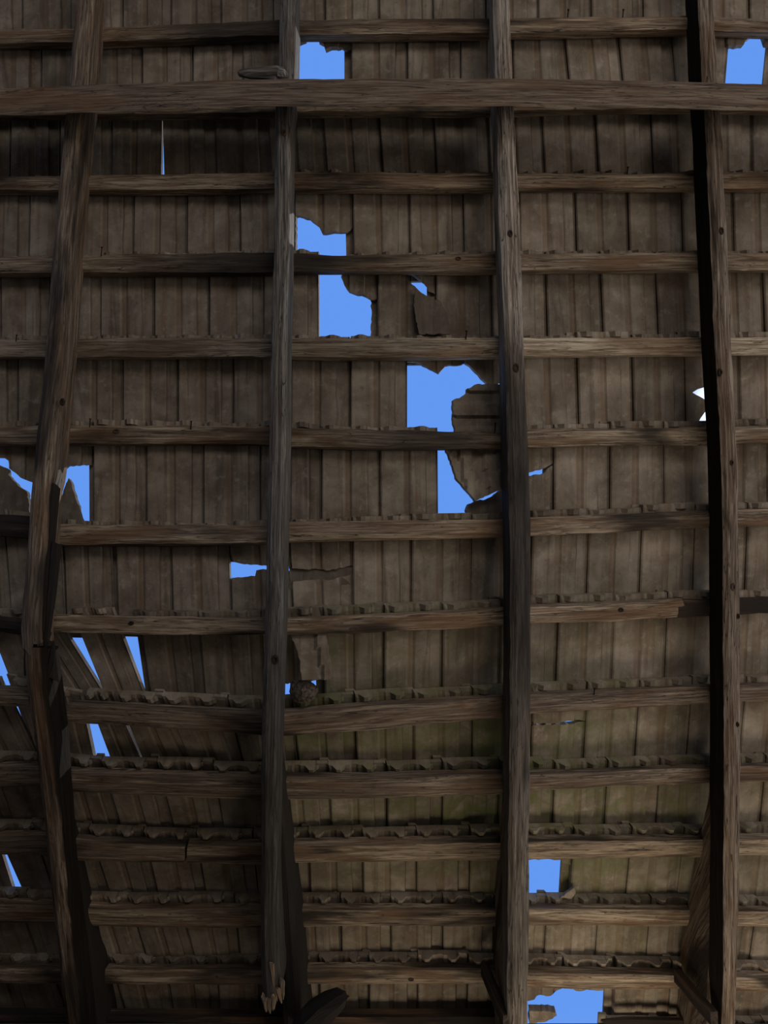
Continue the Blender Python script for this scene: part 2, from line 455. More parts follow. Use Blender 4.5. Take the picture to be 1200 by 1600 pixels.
XL, XR = -420, 1640
BAT = {
    'A': [(XL, 48, 76), (0, 45, 73), (160, 41, 71), (435, 29, 60), (470, 28, 60), (765, 26, 57), (1075, 24, 52), (1200, 27, 55), (XR, 30, 58)],
    'B': [(XL, 155, 187), (0, 155, 185), (230, 153, 182), (520, 148, 178), (765, 148, 178), (1000, 146, 174), (1200, 146, 175), (XR, 148, 177)],
    'C': [(XL, 275, 302), (0, 274, 300), (140, 272, 300), (400, 268, 298), (460, 267, 297), (770, 269, 299), (808, 269, 297), (1085, 269, 297), (1200, 267, 297), (XR, 267, 297)],
    'D': [(XL, 400, 428), (0, 399, 428), (135, 397, 427), (420, 393, 427), (460, 394, 425), (560, 397, 425), (775, 395, 427), (815, 395, 425), (1090, 394, 424), (1200, 394, 424), (XR, 394, 424)],
    'E': [(XL, 532, 560), (0, 530, 558), (120, 528, 559), (420, 527, 557), (455, 527, 558), (780, 527, 558), (820, 527, 557), (1095, 527, 556), (1200, 527, 556), (XR, 526, 556)],
    'F': [(XL, 664, 692), (0, 665, 692), (110, 664, 693), (420, 666, 694), (452, 668, 697), (780, 673, 700), (827, 670, 698), (1110, 668, 695), (1200, 665, 692), (XR, 662, 690)],
    'G': [(75, 816, 850), (100, 818, 850), (260, 819, 848), (410, 818, 846), (455, 814, 843), (785, 811, 838), (830, 808, 837), (1105, 798, 825), (1200, 796, 823), (XR, 790, 817)],
    'H': [(60, 960, 987), (90, 960, 987), (240, 963, 991), (400, 965, 992), (450, 966, 992), (620, 961, 987), (790, 951, 978), (832, 947, 975), (960, 942, 971), (1068, 936, 964)],
    'I': [(103, 1101, 1130), (180, 1105, 1134), (260, 1110, 1140), (410, 1118, 1150), (445, 1117, 1152), (600, 1104, 1140), (785, 1091, 1122), (830, 1087, 1117), (1105, 1073, 1100), (1200, 1070, 1096), (XR, 1060, 1086)],
    'J': [(90, 1211, 1239), (127, 1213, 1240), (250, 1218, 1247), (405, 1222, 1252), (455, 1222, 1252), (600, 1219, 1249), (780, 1211, 1243), (830, 1212, 1237), (1100, 1200, 1225), (1200, 1198, 1222), (XR, 1192, 1217)],
    'K': [(292, 1325, 1352), (405, 1326, 1354), (470, 1325, 1351), (775, 1320, 1347), (827, 1319, 1345), (1085, 1315, 1341), (1200, 1313, 1339), (XR, 1308, 1333)],
    'L': [(XL, 1412, 1438), (0, 1418, 1445), (85, 1420, 1447), (160, 1424, 1450), (405, 1425, 1453), (475, 1425, 1450), (765, 1424, 1449), (827, 1422, 1448), (1070, 1424, 1449), (1200, 1426, 1450), (XR, 1424, 1448)],
    'M': [(XL, 1512, 1535), (0, 1515, 1538), (172, 1516, 1540), (400, 1517, 1540), (482, 1517, 1540), (755, 1519, 1541), (827, 1522, 1546), (1060, 1526, 1548), (1200, 1530, 1552), (XR, 1530, 1552)],
    'N': [(XL, 1588, 1610), (0, 1590, 1611), (185, 1591, 1613), (480, 1592, 1614), (750, 1592, 1613), (785, 1592, 1613)],
}
BLAB = {
    'A': 'grey weathered batten running just above the thick cross beam',
    'B': 'batten mostly hidden behind the thick cross beam',
    'C': 'first whole batten visible below the thick cross beam',
    'D': 'second whole batten below the thick cross beam, black stained in the middle',
    'E': 'third whole batten below the thick cross beam, pale on the right',
    'F': 'fourth whole batten below the cross beam, running over the two largest holes',
    'G': 'fifth whole batten below the cross beam, bottom edge of the big middle hole',
    'H': 'sixth whole batten below the cross beam, starting at the broken rafter',
    'I': 'deeply sagging batten below the rubble lump, beside the slipped tiles',
    'J': 'batten next below the deeply sagging one',
    'K': 'sixth batten counted up from the wall',
    'L': 'batten below the square hole near the bottom right',
    'M': 'second lowest batten, over the wide hole at the bottom edge',
    'N': 'lowest batten, lying just above the front wall top',
}
battens = {}
for i, (k, pts) in enumerate(BAT.items()):
    mm = {'A': WOOD_A, 'D': WOOD_D, 'E': WOOD_E, 'F': WOOD_F, 'N': WOOD_DARK, 'J': WOOD_RAFTER, 'I': WOOD_RAFTER}.get(k, WOOD)
    battens[k] = batten(pts, BLAB[k], i + 1, mm, jag=0.012 if k == 'H' else 0.0)
batten([(XL, 800, 834), (0, 803, 837), (40, 805, 840), (72, 808, 842)], 'short dark batten end left of the broken rafter, level with its splintered gap', 31, WOOD_DARK, jag=.02)
batten([(XL, 958, 985), (0, 963, 987), (30, 966, 990), (50, 968, 990)], 'split batten end left of the broken rafter, just above the break', 32, WOOD_DARK, jag=.03, wear=.009)
batten([(XL, 1076, 1103), (0, 1078, 1105), (45, 1080, 1107), (75, 1081, 1108)], 'pale batten end left of the broken rafter, just below the break', 33, WOOD, jag=.01)
batten([(XL, 1200, 1229), (0, 1203, 1232), (55, 1202, 1231), (88, 1203, 1231)], 'reddish batten end left of the lower broken rafter, third from the left bottom corner up', 34, WOOD_RAFTER)
batten([(XL, 1310, 1335), (0, 1312, 1338), (65, 1312, 1340), (143, 1320, 1348), (288, 1325, 1351)], 'batten crossing behind the lower broken rafter, ending in a butt joint', 35, WOOD_RAFTER)
batten([(1060, 938, 966), (1105, 938, 964), (1160, 936, 960), (1200, 934, 958), (XR, 926, 950)], 'dark batten end spliced behind the right hand rafter', 36, WOOD_DARK)

# nails standing up from the battens
for k, (x, y, h) in zip('AACDEEFFFI', [(887, 24, 8), (973, 24, 8), (980, 269, 7), (158, 397, 10), (728, 527, 9), (25, 530, 6), (298, 668, 9), (773, 673, 11), (140, 664, 9), (928, 1083, 6)]):
    a = P(x, y + 3, BT); b = P(x + 1.0, y - h, BT * 1.1)
    d = (b - a).normalized(); s1 = d.cross(FWD).normalized() * 0.0022; s2 = d.cross(s1).normalized() * 0.0022
    vs = []
    for p, r in ((a, 1.0), (b, 1.0), (b, 2.0), (b + d * 0.003, 2.0)):
        vs += [p + s1 * r, p + s2 * r, p - s1 * r, p - s2 * r]
    fs = [(q * 4 + j, q * 4 + (j + 1) % 4, q * 4 + 4 + (j + 1) % 4, q * 4 + 4 + j) for q in range(3) for j in range(4)] + [(0, 1, 2, 3), (12, 13, 14, 15)]
    par = battens[k]
    link('nail', mesh_from('nail', vs, fs, None, par.location), IRON, par)

# ------------------------------------------------------------------ rafters
DPROF = [(900, .125), (1000, .13), (1100, .145), (1200, .175), (1300, .235), (1400, .29), (1500, .345), (1600, .39), (1700, .43)]
RD = 0.12


def rz(x, y): return BT + lin(DPROF, y)


def rafter(rows, label, seed, m, axis_step=16, jag=0.0, name='rafter', z=rz, thick=RD, wear=0.0035, cat='rafter', group='rafters'):
    pr = [((l, y), (r, y)) for y, l, r in rows]
    return timber(name, m, pr, z, thick, label, cat, None, axis_step, 'y', wear, seed, jag, group)


TOPY, BOTY = -420, 1760
rafter([(TOPY, 150, 178), (0, 116, 146), (60, 112, 141), (130, 106, 135), (180, 100, 129), (270, 92, 120), (400, 80, 109), (560, 68, 96), (660, 57, 88), (735, 50, 80)]
       + [(760, 48, 74), (840, 42, 70), (920, 35, 62), (985, 31, 58), (1015, 33, 60)],
       'brown upper half of the leaning left rafter, splintered at its lower end', 41, WOOD_RAFTER, jag=0.03)
rafter([(1012, 36, 66), (1080, 41, 72), (1180, 55, 84), (1280, 66, 93), (1380, 77, 102), (1480, 88, 114), (1590, 100, 127), (BOTY, 118, 145)],
       'sooty lower half of the broken left rafter, leaning the other way', 42, WOOD_FLANK_R, wear=.005)
rafter([(TOPY, 442, 468), (0, 437, 462), (120, 434, 459), (180, 430, 454), (400, 427, 451), (560, 422, 448), (700, 420, 446), (840, 416, 443), (960, 414, 441), (1080, 410, 438), (1200, 408, 436), (1300, 408, 435), (1400, 407, 434), (1500, 407, 437), (1550, 410, 440), (1572, 411, 432)],
       'long grey rafter left of the middle, frayed at its bottom end', 43, WOOD_GREY, jag=0.03)
rafter([(TOPY, 752, 781), (0, 771, 797), (120, 773, 801), (180, 777, 804), (300, 780, 811), (400, 784, 815), (560, 790, 821), (600, 791, 822), (700, 794, 826), (840, 798, 831), (1000, 799, 831), (1100, 798, 830), (1200, 797, 829), (1300, 796, 828), (1400, 794, 827), (1500, 793, 826), (1590, 793, 825), (BOTY, 793, 825)],
       'rafter right of the middle, grey at the top and charred black halfway down', 44, WOOD_MIDCHAR)
rafter([(TOPY, 1078, 1105), (0, 1093, 1116), (120, 1098, 1122), (180, 1103, 1128), (300, 1108, 1134), (400, 1113, 1139), (560, 1120, 1146), (700, 1128, 1153), (840, 1131, 1156), (1000, 1132, 1158), (1100, 1133, 1158), (1200, 1133, 1158), (1300, 1133, 1158), (1400, 1132, 1157), (1500, 1132, 1153), (1590, 1130, 1150), (BOTY, 1130, 1149)],
       'rightmost rafter in view, knotted, with a black left flank', 45, WOOD_FLANK_L)
# the wedges that lift the tiles towards the eaves, on the back of each rafter


def wedge_thick(x, y): return max(0.012, lin(DPROF, y) - RD)


def wedge(rows, label, seed, m):
    return rafter(rows, label, seed, m, name='eaves_wedge', z=lambda x, y: BT + lin(DPROF, y) - RD, thick=wedge_thick, cat='wedge', group='wedges on the rafter backs')


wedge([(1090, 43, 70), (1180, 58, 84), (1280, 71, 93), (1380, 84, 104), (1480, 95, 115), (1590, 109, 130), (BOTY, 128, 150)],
      'blackened wedge plank behind the lower broken left rafter', 51, WOOD_CHAR)  # brown plank given black wood so sun patches on it stay dim
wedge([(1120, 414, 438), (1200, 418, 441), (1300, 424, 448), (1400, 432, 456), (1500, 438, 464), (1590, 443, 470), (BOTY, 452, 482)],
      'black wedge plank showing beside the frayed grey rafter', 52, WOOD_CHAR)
wedge([(1090, 799, 829), (1200, 796, 827), (1300, 792, 824), (1400, 789, 822), (1500, 787, 820), (1590, 786, 818), (BOTY, 786, 818)],
      'brown wedge plank behind the rafter right of the middle', 53, WOOD_RAFTER)
wedge([(1090, 1131, 1155), (1200, 1128, 1152), (1300, 1123, 1149), (1400, 1116, 1144), (1500, 1110, 1140), (1590, 1106, 1136), (BOTY, 1104, 1134)],
      'tall brown wedge plank behind the rightmost rafter', 54, WOOD_RAFTER)

# thick cross beam straight overhead
timber('cross_beam', WOOD_BEAM, [((XL, 146), (XL, 190)), ((0, 139), (0, 180)), ((100, 134), (100, 177)), ((250, 129), (250, 172)), ((400, 124), (400, 167)),
       ((600, 123), (600, 166)), ((800, 123), (800, 166)), ((1000, 126), (1000, 169)), ((1200, 132), (1200, 174)), ((XR, 145), (XR, 186))],
       lambda x, y: BT + 0.125 + 0.118, 0.13, 'thick squared cross beam spanning the roof under the rafters near the top', 'beam', None, 14, 'x', 0.003, 60, outdir=Vector((0, 0, 1)), round_=0.06)

# ------------------------------------------------------------------ tiles
UPL = {}
HEAD = {k: [(x, a) for x, a, b in v] for k, v in BAT.items()}
HEAD['Y'] = [(XL, -185), (600, -198), (XR, -190)]
HEAD['Z'] = [(XL, -72), (0, -74), (600, -84), (XR, -82)]
HEAD['G'] = [(XL, 800), (0, 803), (50, 806), (95, 816)] + HEAD['G'][1:]
HEAD['H'] = [(XL, 958), (0, 962), (60, 962)] + HEAD['H'][1:] + [(1105, 937), (1200, 934), (XR, 926)]
HEAD['I'] = [(XL, 1076), (0, 1078), (60, 1086), (100, 1100)] + HEAD['I'][1:]
HEAD['J'] = [(XL, 1200), (0, 1203), (60, 1205), (127, 1213)] + HEAD['J'][2:]
HEAD['K'] = [(XL, 1310), (0, 1312), (65, 1314), (143, 1320), (292, 1325)] + HEAD['K'][1:]
HEAD['N'] = [(XL, 1615), (600, 1620), (XR, 1622)]
HEAD['O'] = [(XL, 1648), (600, 1655), (XR, 1655)]
ORDER = 'YZABCDEFGHIJKLMNO'


def head_pt(k, x):
    y = lin(HEAD[k], x)
    n = N(x, y); up = (P(x, y - 20) - P(x, y + 20)).normalized()
    return P(x, y, BT), n, up


def head3(k, x):
    a, n, up = head_pt(k, x); return a + n * (BT + 0.002) + up * 0.025


def tail3(k, x):
    a, n, up = head_pt(k, x); return a + n * (BT + 0.044) - up * {'A': 0.008, 'B': 0.04, 'C': 0.05}.get(k, 0.07)


def at_x(fn, k, want):
    """the point of head or tail line k whose picture x is want(y)"""
    x = want(lin(HEAD[k], 600))
    for _ in range(4):
        q = proj(fn(k, x)); x += want(q[1]) - q[0]
    return fn(k, x)


def proj(p):
    d = p - CAM; z = d.dot(FWD)
    return (600 + F * d.dot(RT) / z, 800 - F * d.dot(UP) / z)


# joints between the tiles of each course: x in the middle of the course
J = {
    'Y': [30, 110, 190, 268, 346, 426, 507, 590, 674, 757, 840, 922, 1003, 1086, 1168],
    'Z': [35, 112, 192, 268, 346, 427, 508, 593, 677, 760, 842, 925, 1006, 1090, 1172],
    'A': [65, 143, 222, 301, 380, 461, 550, 637, 721, 803, 887, 971, 1054, 1134, 1214],
    'B': [16, 94, 175, 253, 337, 421, 507, 595, 681, 765, 850, 934, 1020, 1099, 1178],
    'C': [47, 128, 209, 292, 376, 461, 552, 641, 726, 813, 901, 984, 1067, 1148],
    'D': [1, 78, 158, 241, 327, 413, 500, 591, 682, 770, 855, 942, 1028, 1112, 1195],
    'E': [28, 110, 192, 278, 365, 455, 548, 639, 727, 816, 905, 990, 1072, 1158],
    'F': [-25, 58, 146, 230, 318, 407, 503, 595, 687, 778, 867, 955, 1040, 1123, 1204],
    'G': [12, 96, 177, 268, 360, 455, 552, 645, 739, 832, 920, 1003, 1087, 1168],
    'H': [-60, 32, 125, 222, 317, 412, 507, 602, 693, 784, 873, 960, 1043, 1126, 1208],
    'I': [-45, 40, 126, 205, 287, 375, 464, 557, 649, 740, 832, 916, 997, 1079, 1162],
    'J': [-70, 12, 97, 181, 265, 347, 432, 518, 606, 693, 780, 866, 948, 1029, 1112, 1193],
    'K': [-70, 12, 82, 163, 241, 319, 402, 485, 569, 652, 735, 818, 894, 982, 1063, 1144],
    'L': [-15, 65, 142, 222, 297, 374, 455, 534, 612, 693, 772, 853, 933, 1013, 1096, 1176],
    'M': [-45, 37, 115, 192, 268, 343, 422, 500, 577, 653, 731, 812, 880, 961, 1047, 1130],
    'N': [10, 88, 165, 240, 318, 395, 472, 550, 630, 708, 788, 868, 948, 1028, 1108],
}
SL = {
    'Y': [(0, 0), (1200, .02)], 'Z': [(0, 0), (1200, .02)],
    'A': [(0, 0), (800, 0.01), (890, .11), (1000, .1), (1060, .1), (1134, -.1), (1214, -.1)],
    'B': [(0, -.02), (260, .02), (500, .07), (700, .05), (1020, .05), (1200, 0)],
    'C': [(0, -.03), (300, 0), (900, .03), (1200, .03)],
    'D': [(0, 0), (700, 0), (942, .05), (1200, .04)], 'E': [(0, 0), (600, .0), (905, .03), (1200, .02)],
    'F': [(0, 0), (1200, 0)], 'G': [(0, .1), (180, .04), (300, .02), (455, .05), (600, 0), (920, -.03), (1200, -.04)],
    'H': [(0, .5), (125, .4), (222, .14), (317, .09), (450, .03), (602, 0), (800, -.02), (900, -.04), (1200, -.05)],
    'I': [(0, .5), (205, .45), (287, .45), (375, .25), (464, .1), (557, .03), (700, 0), (900, -.06), (1079, -.08), (1200, -.1)],
    'J': [(0, .35), (265, .27), (347, .18), (518, .06), (620, 0), (866, -.05), (1029, -.07), (1200, -.1)],
    'K': [(0, .36), (163, .33), (241, .24), (319, .16), (485, .03), (735, -.01), (982, -.1), (1200, -.12)],
    'L': [(0, .35), (222, .31), (297, .27), (374, .1), (534, .03), (700, -.01), (933, -.07), (1200, -.15)],
    'M': [(0, .3), (192, .3), (268, .15), (343, .06), (600, 0), (900, -.05), (1200, -.12)],
    'N': [(0, .3), (300, .1), (600, 0), (1200, -.12)],
}

# cross profile of the underside: (s, height outwards, thickness)
PROF = [(-0.155, .028, .010), (-0.014, .028, .010), (-0.004, .004, .026), (0.02, .0, .022), (0.36, .001, .022), (0.395, .005, .018), (0.475, .005, .018),
        (0.51, .001, .022), (0.765, .0, .022), (0.785, .009, .013), (0.955, .009, .013), (0.980, .004, .017)]


def prof(s):
    if s <= PROF[0][0]: return PROF[0][1:]
    for a, b in zip(PROF, PROF[1:]):
        if s <= b[0]:
            f = (s - a[0]) / (b[0] - a[0])
            return (a[1] + (b[1] - a[1]) * f, a[2] + (b[2] - a[2]) * f)
    return PROF[-1][1:]


TS = [0.0, 0.035, 0.35, 0.7, 1.0]


def inv_bilinear(c, p):
    s, t = 0.5, 0.5
    for _ in range(14):
        x = [(1 - s) * (1 - t) * c[0][i] + s * (1 - t) * c[1][i] + s * t * c[2][i] + (1 - s) * t * c[3][i] for i in (0, 1)]
        ds = [(1 - t) * (c[1][i] - c[0][i]) + t * (c[2][i] - c[3][i]) for i in (0, 1)]
        dt = [(1 - s) * (c[3][i] - c[0][i]) + s * (c[2][i] - c[1][i]) for i in (0, 1)]
        r = (p[0] - x[0], p[1] - x[1])
        det = ds[0] * dt[1] - ds[1] * dt[0]
        if abs(det) < 1e-9: break
        s += (r[0] * dt[1] - r[1] * dt[0]) / det; t += (ds[0] * r[1] - ds[1] * r[0]) / det
    return s, t


def roughen(poly, amp, step, rr):
    out = []
    for a, b in zip(poly, poly[1:] + poly[:1]):
        L = math.hypot(b[0] - a[0], b[1] - a[1]); n = max(1, int(L / step))
        for i in range(n):
            f = i / n
            j = amp if 0 < i else 0.0
            out.append((a[0] + (b[0] - a[0]) * f + rr.uniform(-j, j), a[1] + (b[1] - a[1]) * f + rr.uniform(-j, j)))
    return out


def tile_geo(corners, poly=None, flange=True, rr=rnd, lift=0.0, nibs=True):
    """corners: 3D head-left, head-right, tail-right, tail-left -> verts, faces, uvs"""
    HLc, HRc, TRc, TLc = corners
    n = (HRc - HLc).cross(TLc - HLc).normalized()
    if n.z < 0: n = -n

    def at(s, t, h):
        return HLc * ((1 - s) * (1 - t)) + HRc * (s * (1 - t)) + TRc * (s * t) + TLc * ((1 - s) * t) + n * (h + lift)
    ss = [p[0] for p in PROF]
    if not flange: ss = ss[3:]
    verts, uvs, faces = [], [], []
    if poly is None:
        nS, nT = len(ss), len(TS)
        for layer in (0, 1):
            for t in TS:
                for s in ss:
                    h, th = prof(s)
                    if t == 0.0 and s >= 0: h += 0.003
                    verts.append(at(s, t, h + (th if layer else 0))); uvs.append((s, t))
        o = nS * nT
        for j in range(nT - 1):
            for i in range(nS - 1):
                a = j * nS + i
                faces.append((a, a + 1, a + 1 + nS, a + nS)); faces.append((a + o, a + o + nS, a + 1 + nS + o, a + 1 + o))
        for i in range(nS - 1):
            faces.append((i, i + o, i + 1 + o, i + 1)); a = (nT - 1) * nS + i; faces.append((a, a + 1, a + 1 + o, a + o))
        for j in range(nT - 1):
            a = j * nS; faces.append((a, a + nS, a + nS + o, a + o)); a += nS - 1; faces.append((a, a + o, a + nS + o, a + nS))
        inside = lambda s, t: True
    else:
        c2 = [proj(c) for c in corners]
        pl = [inv_bilinear(c2, p) for p in roughen(poly, 1.1, 5.0, rr)]
        pl = [(max(-0.155, min(0.98, s)), max(0.0, min(1.0, t))) for s, t in pl]
        q = []
        for p in pl:
            if not q or (abs(p[0] - q[-1][0]) + abs(p[1] - q[-1][1])) > 1e-4: q.append(p)
        pl = q

        def inside(s, t):
            r = False
            for (x1, y1), (x2, y2) in zip(pl, pl[1:] + pl[:1]):
                if (y1 > t) != (y2 > t) and s < (x2 - x1) * (t - y1) / (y2 - y1) + x1: r = not r
            return r
        pts = [Vector((s, t)) for s, t in pl]
        m0 = len(pts)
        for s in ss:
            for k in range(1, 14):
                if inside(s, k / 14): pts.append(Vector((s, k / 14)))
        res = delaunay_2d_cdt(pts, [(i, (i + 1) % m0) for i in range(m0)], [], 0, 1e-5)
        V2, E2, F2 = res[0], res[1], res[2]
        tris = [f for f in F2 if inside(sum(V2[i].x for i in f) / 3, sum(V2[i].y for i in f) / 3)]
        o = len(V2)
        for layer in (0, 1):
            for v in V2:
                h, th = prof(v.x); verts.append(at(v.x, v.y, h + (th if layer else 0))); uvs.append((v.x, v.y))
        cnt = {}
        for f in tris:
            faces.append(tuple(f)); faces.append(tuple(i + o for i in reversed(f)))
            for a, b in zip(f, list(f[1:]) + [f[0]]): cnt.setdefault((min(a, b), max(a, b)), []).append((a, b))
        for k_, l in cnt.items():
            if len(l) == 1:
                a, b = l[0]; faces.append((b, a, a + o, b + o))
    if nibs:
        gl = (TLc - HLc).length
        for s0, w_ in ((0.17, 0.125), (0.70, 0.125)):
            if not inside(s0, 0.02): continue
            b0 = len(verts); t1 = 0.017 / gl
            for t, z in ((0.0, 0.0), (t1 * 1.15, 0.0)):
                for ds, h in ((-w_, 0.004), (-w_ * 0.62, -0.006), (-w_ * 0.28, -0.016), (w_ * 0.28, -0.016), (w_ * 0.62, -0.006), (w_, 0.004)):
                    hh = h if t == 0.0 else (h if h > 0 else h * 0.9)
                    verts.append(at(s0 + ds, t, hh)); uvs.append((s0 + ds, t))
            faces += [(b0 + i, b0 + i + 1, b0 + 7 + i, b0 + 6 + i) for i in range(5)]
            faces += [tuple(b0 + i for i in range(6)), tuple(b0 + 6 + i for i in reversed(range(6)))]
    return verts, faces, uvs


roof = bpy.data.objects.new('ceiling', None); COL.objects.link(roof); roof['kind'] = 'structure'
roof['label'] = 'sagging underside of the tiled roof'
roof.location = P(600, 800)


def moss_at(x, y):
    a = math.exp(-(((x - 680) / 330) ** 2) - ((y - 1180) / 200) ** 2)
    b = 0.8 * math.exp(-(((x - 950) / 230) ** 2) - ((y - 1330) / 120) ** 2)
    return min(1.0, 1.0 * a + b)


MISSING = set(); CUT = {}; CORN = {}; OPTS = {}
DARK_TONE = {}


def idx(k, x):
    """index of the tile of course k that covers pixel x (mid course)"""
    js = JJ[k]
    for i in range(len(js) - 1):
        if js[i] <= x < js[i + 1]: return i


JJ = {}
for k in ORDER[:-1]:
    js = list(J[k])
    while js[0] > -130: js.insert(0, js[0] - 82)
    while js[-1] < 1310: js.append(js[-1] + 82)
    JJ[k] = js


def cut(k, x, *polys, **o):
    i = idx(k, x); CUT[(k, i)] = polys; OPTS[(k, i)] = o


def corners_px(k, x, hl, hr, tr, tl):
    """place a displaced tile: x of the head corners on its own batten and of the tail corners on the next"""
    CORN[(k, idx(k, x))] = (hl, hr, tr, tl)


# --- holes and broken tiles (outlines as pixel positions, carried onto the tile's own plane)
cut('A', 500, [(452, 14), (549, 14), (549, 73), (540, 77), (533, 72), (528, 74), (517, 73), (508, 77), (506, 68), (500, 65), (497, 55), (490, 50), (478, 50), (477, 62), (465, 67), (452, 67)])
cut('A', 1170, [(1124, 16), (1216, 16), (1216, 72), (1197, 69), (1192, 54), (1175, 54), (1166, 62), (1162, 70), (1138, 72), (1124, 72)])
cut('C', 500, [(456, 258), (552, 258), (553, 350), (547, 358), (542, 362), (515, 363), (503, 364), (497, 352), (483, 341), (472, 338), (462, 337), (461, 396), (456, 396)])
cut('D', 545, [(543, 384), (592, 384), (592, 466), (584, 468), (577, 466), (572, 463), (565, 460), (553, 458), (545, 455), (537, 443), (533, 433), (535, 424), (540, 400)])
cut('D', 635, [(580, 380), (629, 380), (630, 428), (636, 437), (648, 447), (658, 457), (667, 461), (684, 464), (684, 580), (580, 580)],
    [(634, 380), (684, 380), (684, 459), (670, 454), (668, 447), (657, 437), (645, 428), (635, 426)])
cut('E', 680, [(632, 510), (727, 510), (727, 568), (710, 570), (697, 571), (691, 577), (686, 583), (677, 578), (667, 573), (657, 568), (643, 565), (638, 563), (632, 560)])
cut('E', 770, [(728, 510), (816, 510), (816, 592), (783, 597), (767, 605), (760, 598), (752, 591), (742, 580), (735, 572), (728, 568)])
MISSING.add(('F', idx('F', 730)))
cut('F', 820, [(790, 650), (867, 650), (867, 724), (853, 731), (850, 731), (832, 737), (822, 742), (790, 745)],
    [(822, 743), (847, 741), (853, 738), (858, 731), (867, 727), (867, 860), (812, 860)])
cut('E', 1110, [(1064, 510), (1110, 510), (1110, 604), (1100, 604), (1090, 607), (1082, 612), (1093, 618), (1100, 622), (1105, 628), (1103, 641), (1098, 648), (1092, 658), (1092, 720), (1064, 720)],
    [(1111, 510), (1160, 510), (1160, 720), (1128, 720), (1127, 604), (1111, 604)])
cut('F', 20, [(-34, 645), (56, 645), (56, 755), (43, 752), (32, 747), (20, 737), (13, 732), (12, 720), (5, 715), (-34, 714)])
cut('F', 100, [(50, 645), (144, 645), (141, 727), (115, 727), (105, 728), (99, 733), (85, 738), (50, 738)])
cut('G', 400, [(352, 800), (456, 800), (456, 886), (405, 884), (373, 881), (359, 878), (352, 878)],
    [(358, 903), (372, 903), (398, 901), (400, 892), (412, 890), (456, 893), (462, 1010), (356, 1010)])
cut('G', 500, [(448, 790), (552, 790), (552, 883), (547, 884), (525, 890), (510, 892), (503, 890), (457, 889), (448, 889)],
    [(450, 911), (458, 910), (477, 907), (503, 905), (515, 907), (537, 901), (552, 897), (556, 1010), (452, 1010)])
cut('H', 460, [(404, 945), (506, 945), (506, 1000), (498, 1062), (470, 1068), (444, 1067), (404, 1068)])
cut('K', 850, [(800, 1285), (896, 1285), (896, 1351), (887, 1351), (878, 1348), (876, 1342), (800, 1342)])
cut('M', 845, [(804, 1480), (879, 1480), (879, 1545), (860, 1555), (843, 1555), (835, 1561), (826, 1563), (804, 1563)])
cut('M', 920, [(874, 1480), (957, 1480), (957, 1547), (932, 1547), (907, 1548), (888, 1544), (874, 1545)])
for x_ in (830, 900): MISSING.add(('N', idx('N', x_)))
cut('I', 870, [(824, 1060), (917, 1060), (917, 1126), (896, 1126), (882, 1126.5), (874, 1129), (824, 1130)],
    [(824, 1131.5), (874, 1132), (880, 1132), (895, 1130.5), (917, 1127.5), (917, 1240), (824, 1240)])
# displaced tiles: x at own batten (left, right) and at the next batten (right, left)
corners_px('A', 1095, 1050, 1145, 1132, 1062)
corners_px('B', 215, 175, 254.5, 251, 174); corners_px('B', 300, 252, 336, 340, 256); OPTS[('B', idx('B', 300))] = dict(flange=False)
corners_px('G', 50, 6, 95, 102, 20); corners_px('G', 140, 98, 172, 178, 104); corners_px('G', 220, 180, 268, 268, 185)
corners_px('H', 80, 15, 81, 183, 112); corners_px('H', 170, 109, 176, 238, 176); corners_px('H', 270, 217, 310, 325, 240)
for x_ in (80, 170): OPTS[('H', idx('H', x_))] = dict(flange=False)
corners_px('H', -10, -28, 75, 125, 27); OPTS[('H', idx('H', -10))] = dict(flange=False)
corners_px('H', -90, -110, -40, 4, -70)
corners_px('I', 85, 18, 126, 151, 66); corners_px('I', 165, 133, 174, 227, 179); corners_px('I', 245, 182, 258, 314, 230)
for x_ in (165, 245): OPTS[('I', idx('I', x_))] = dict(flange=False)
corners_px('K', 45, -12, 64, 100, 40); corners_px('K', -30, -85, -13, 24, -50); OPTS[('K', idx('K', 45))] = dict(flange=False)
OPTS[('K', idx('K', 930))] = dict()

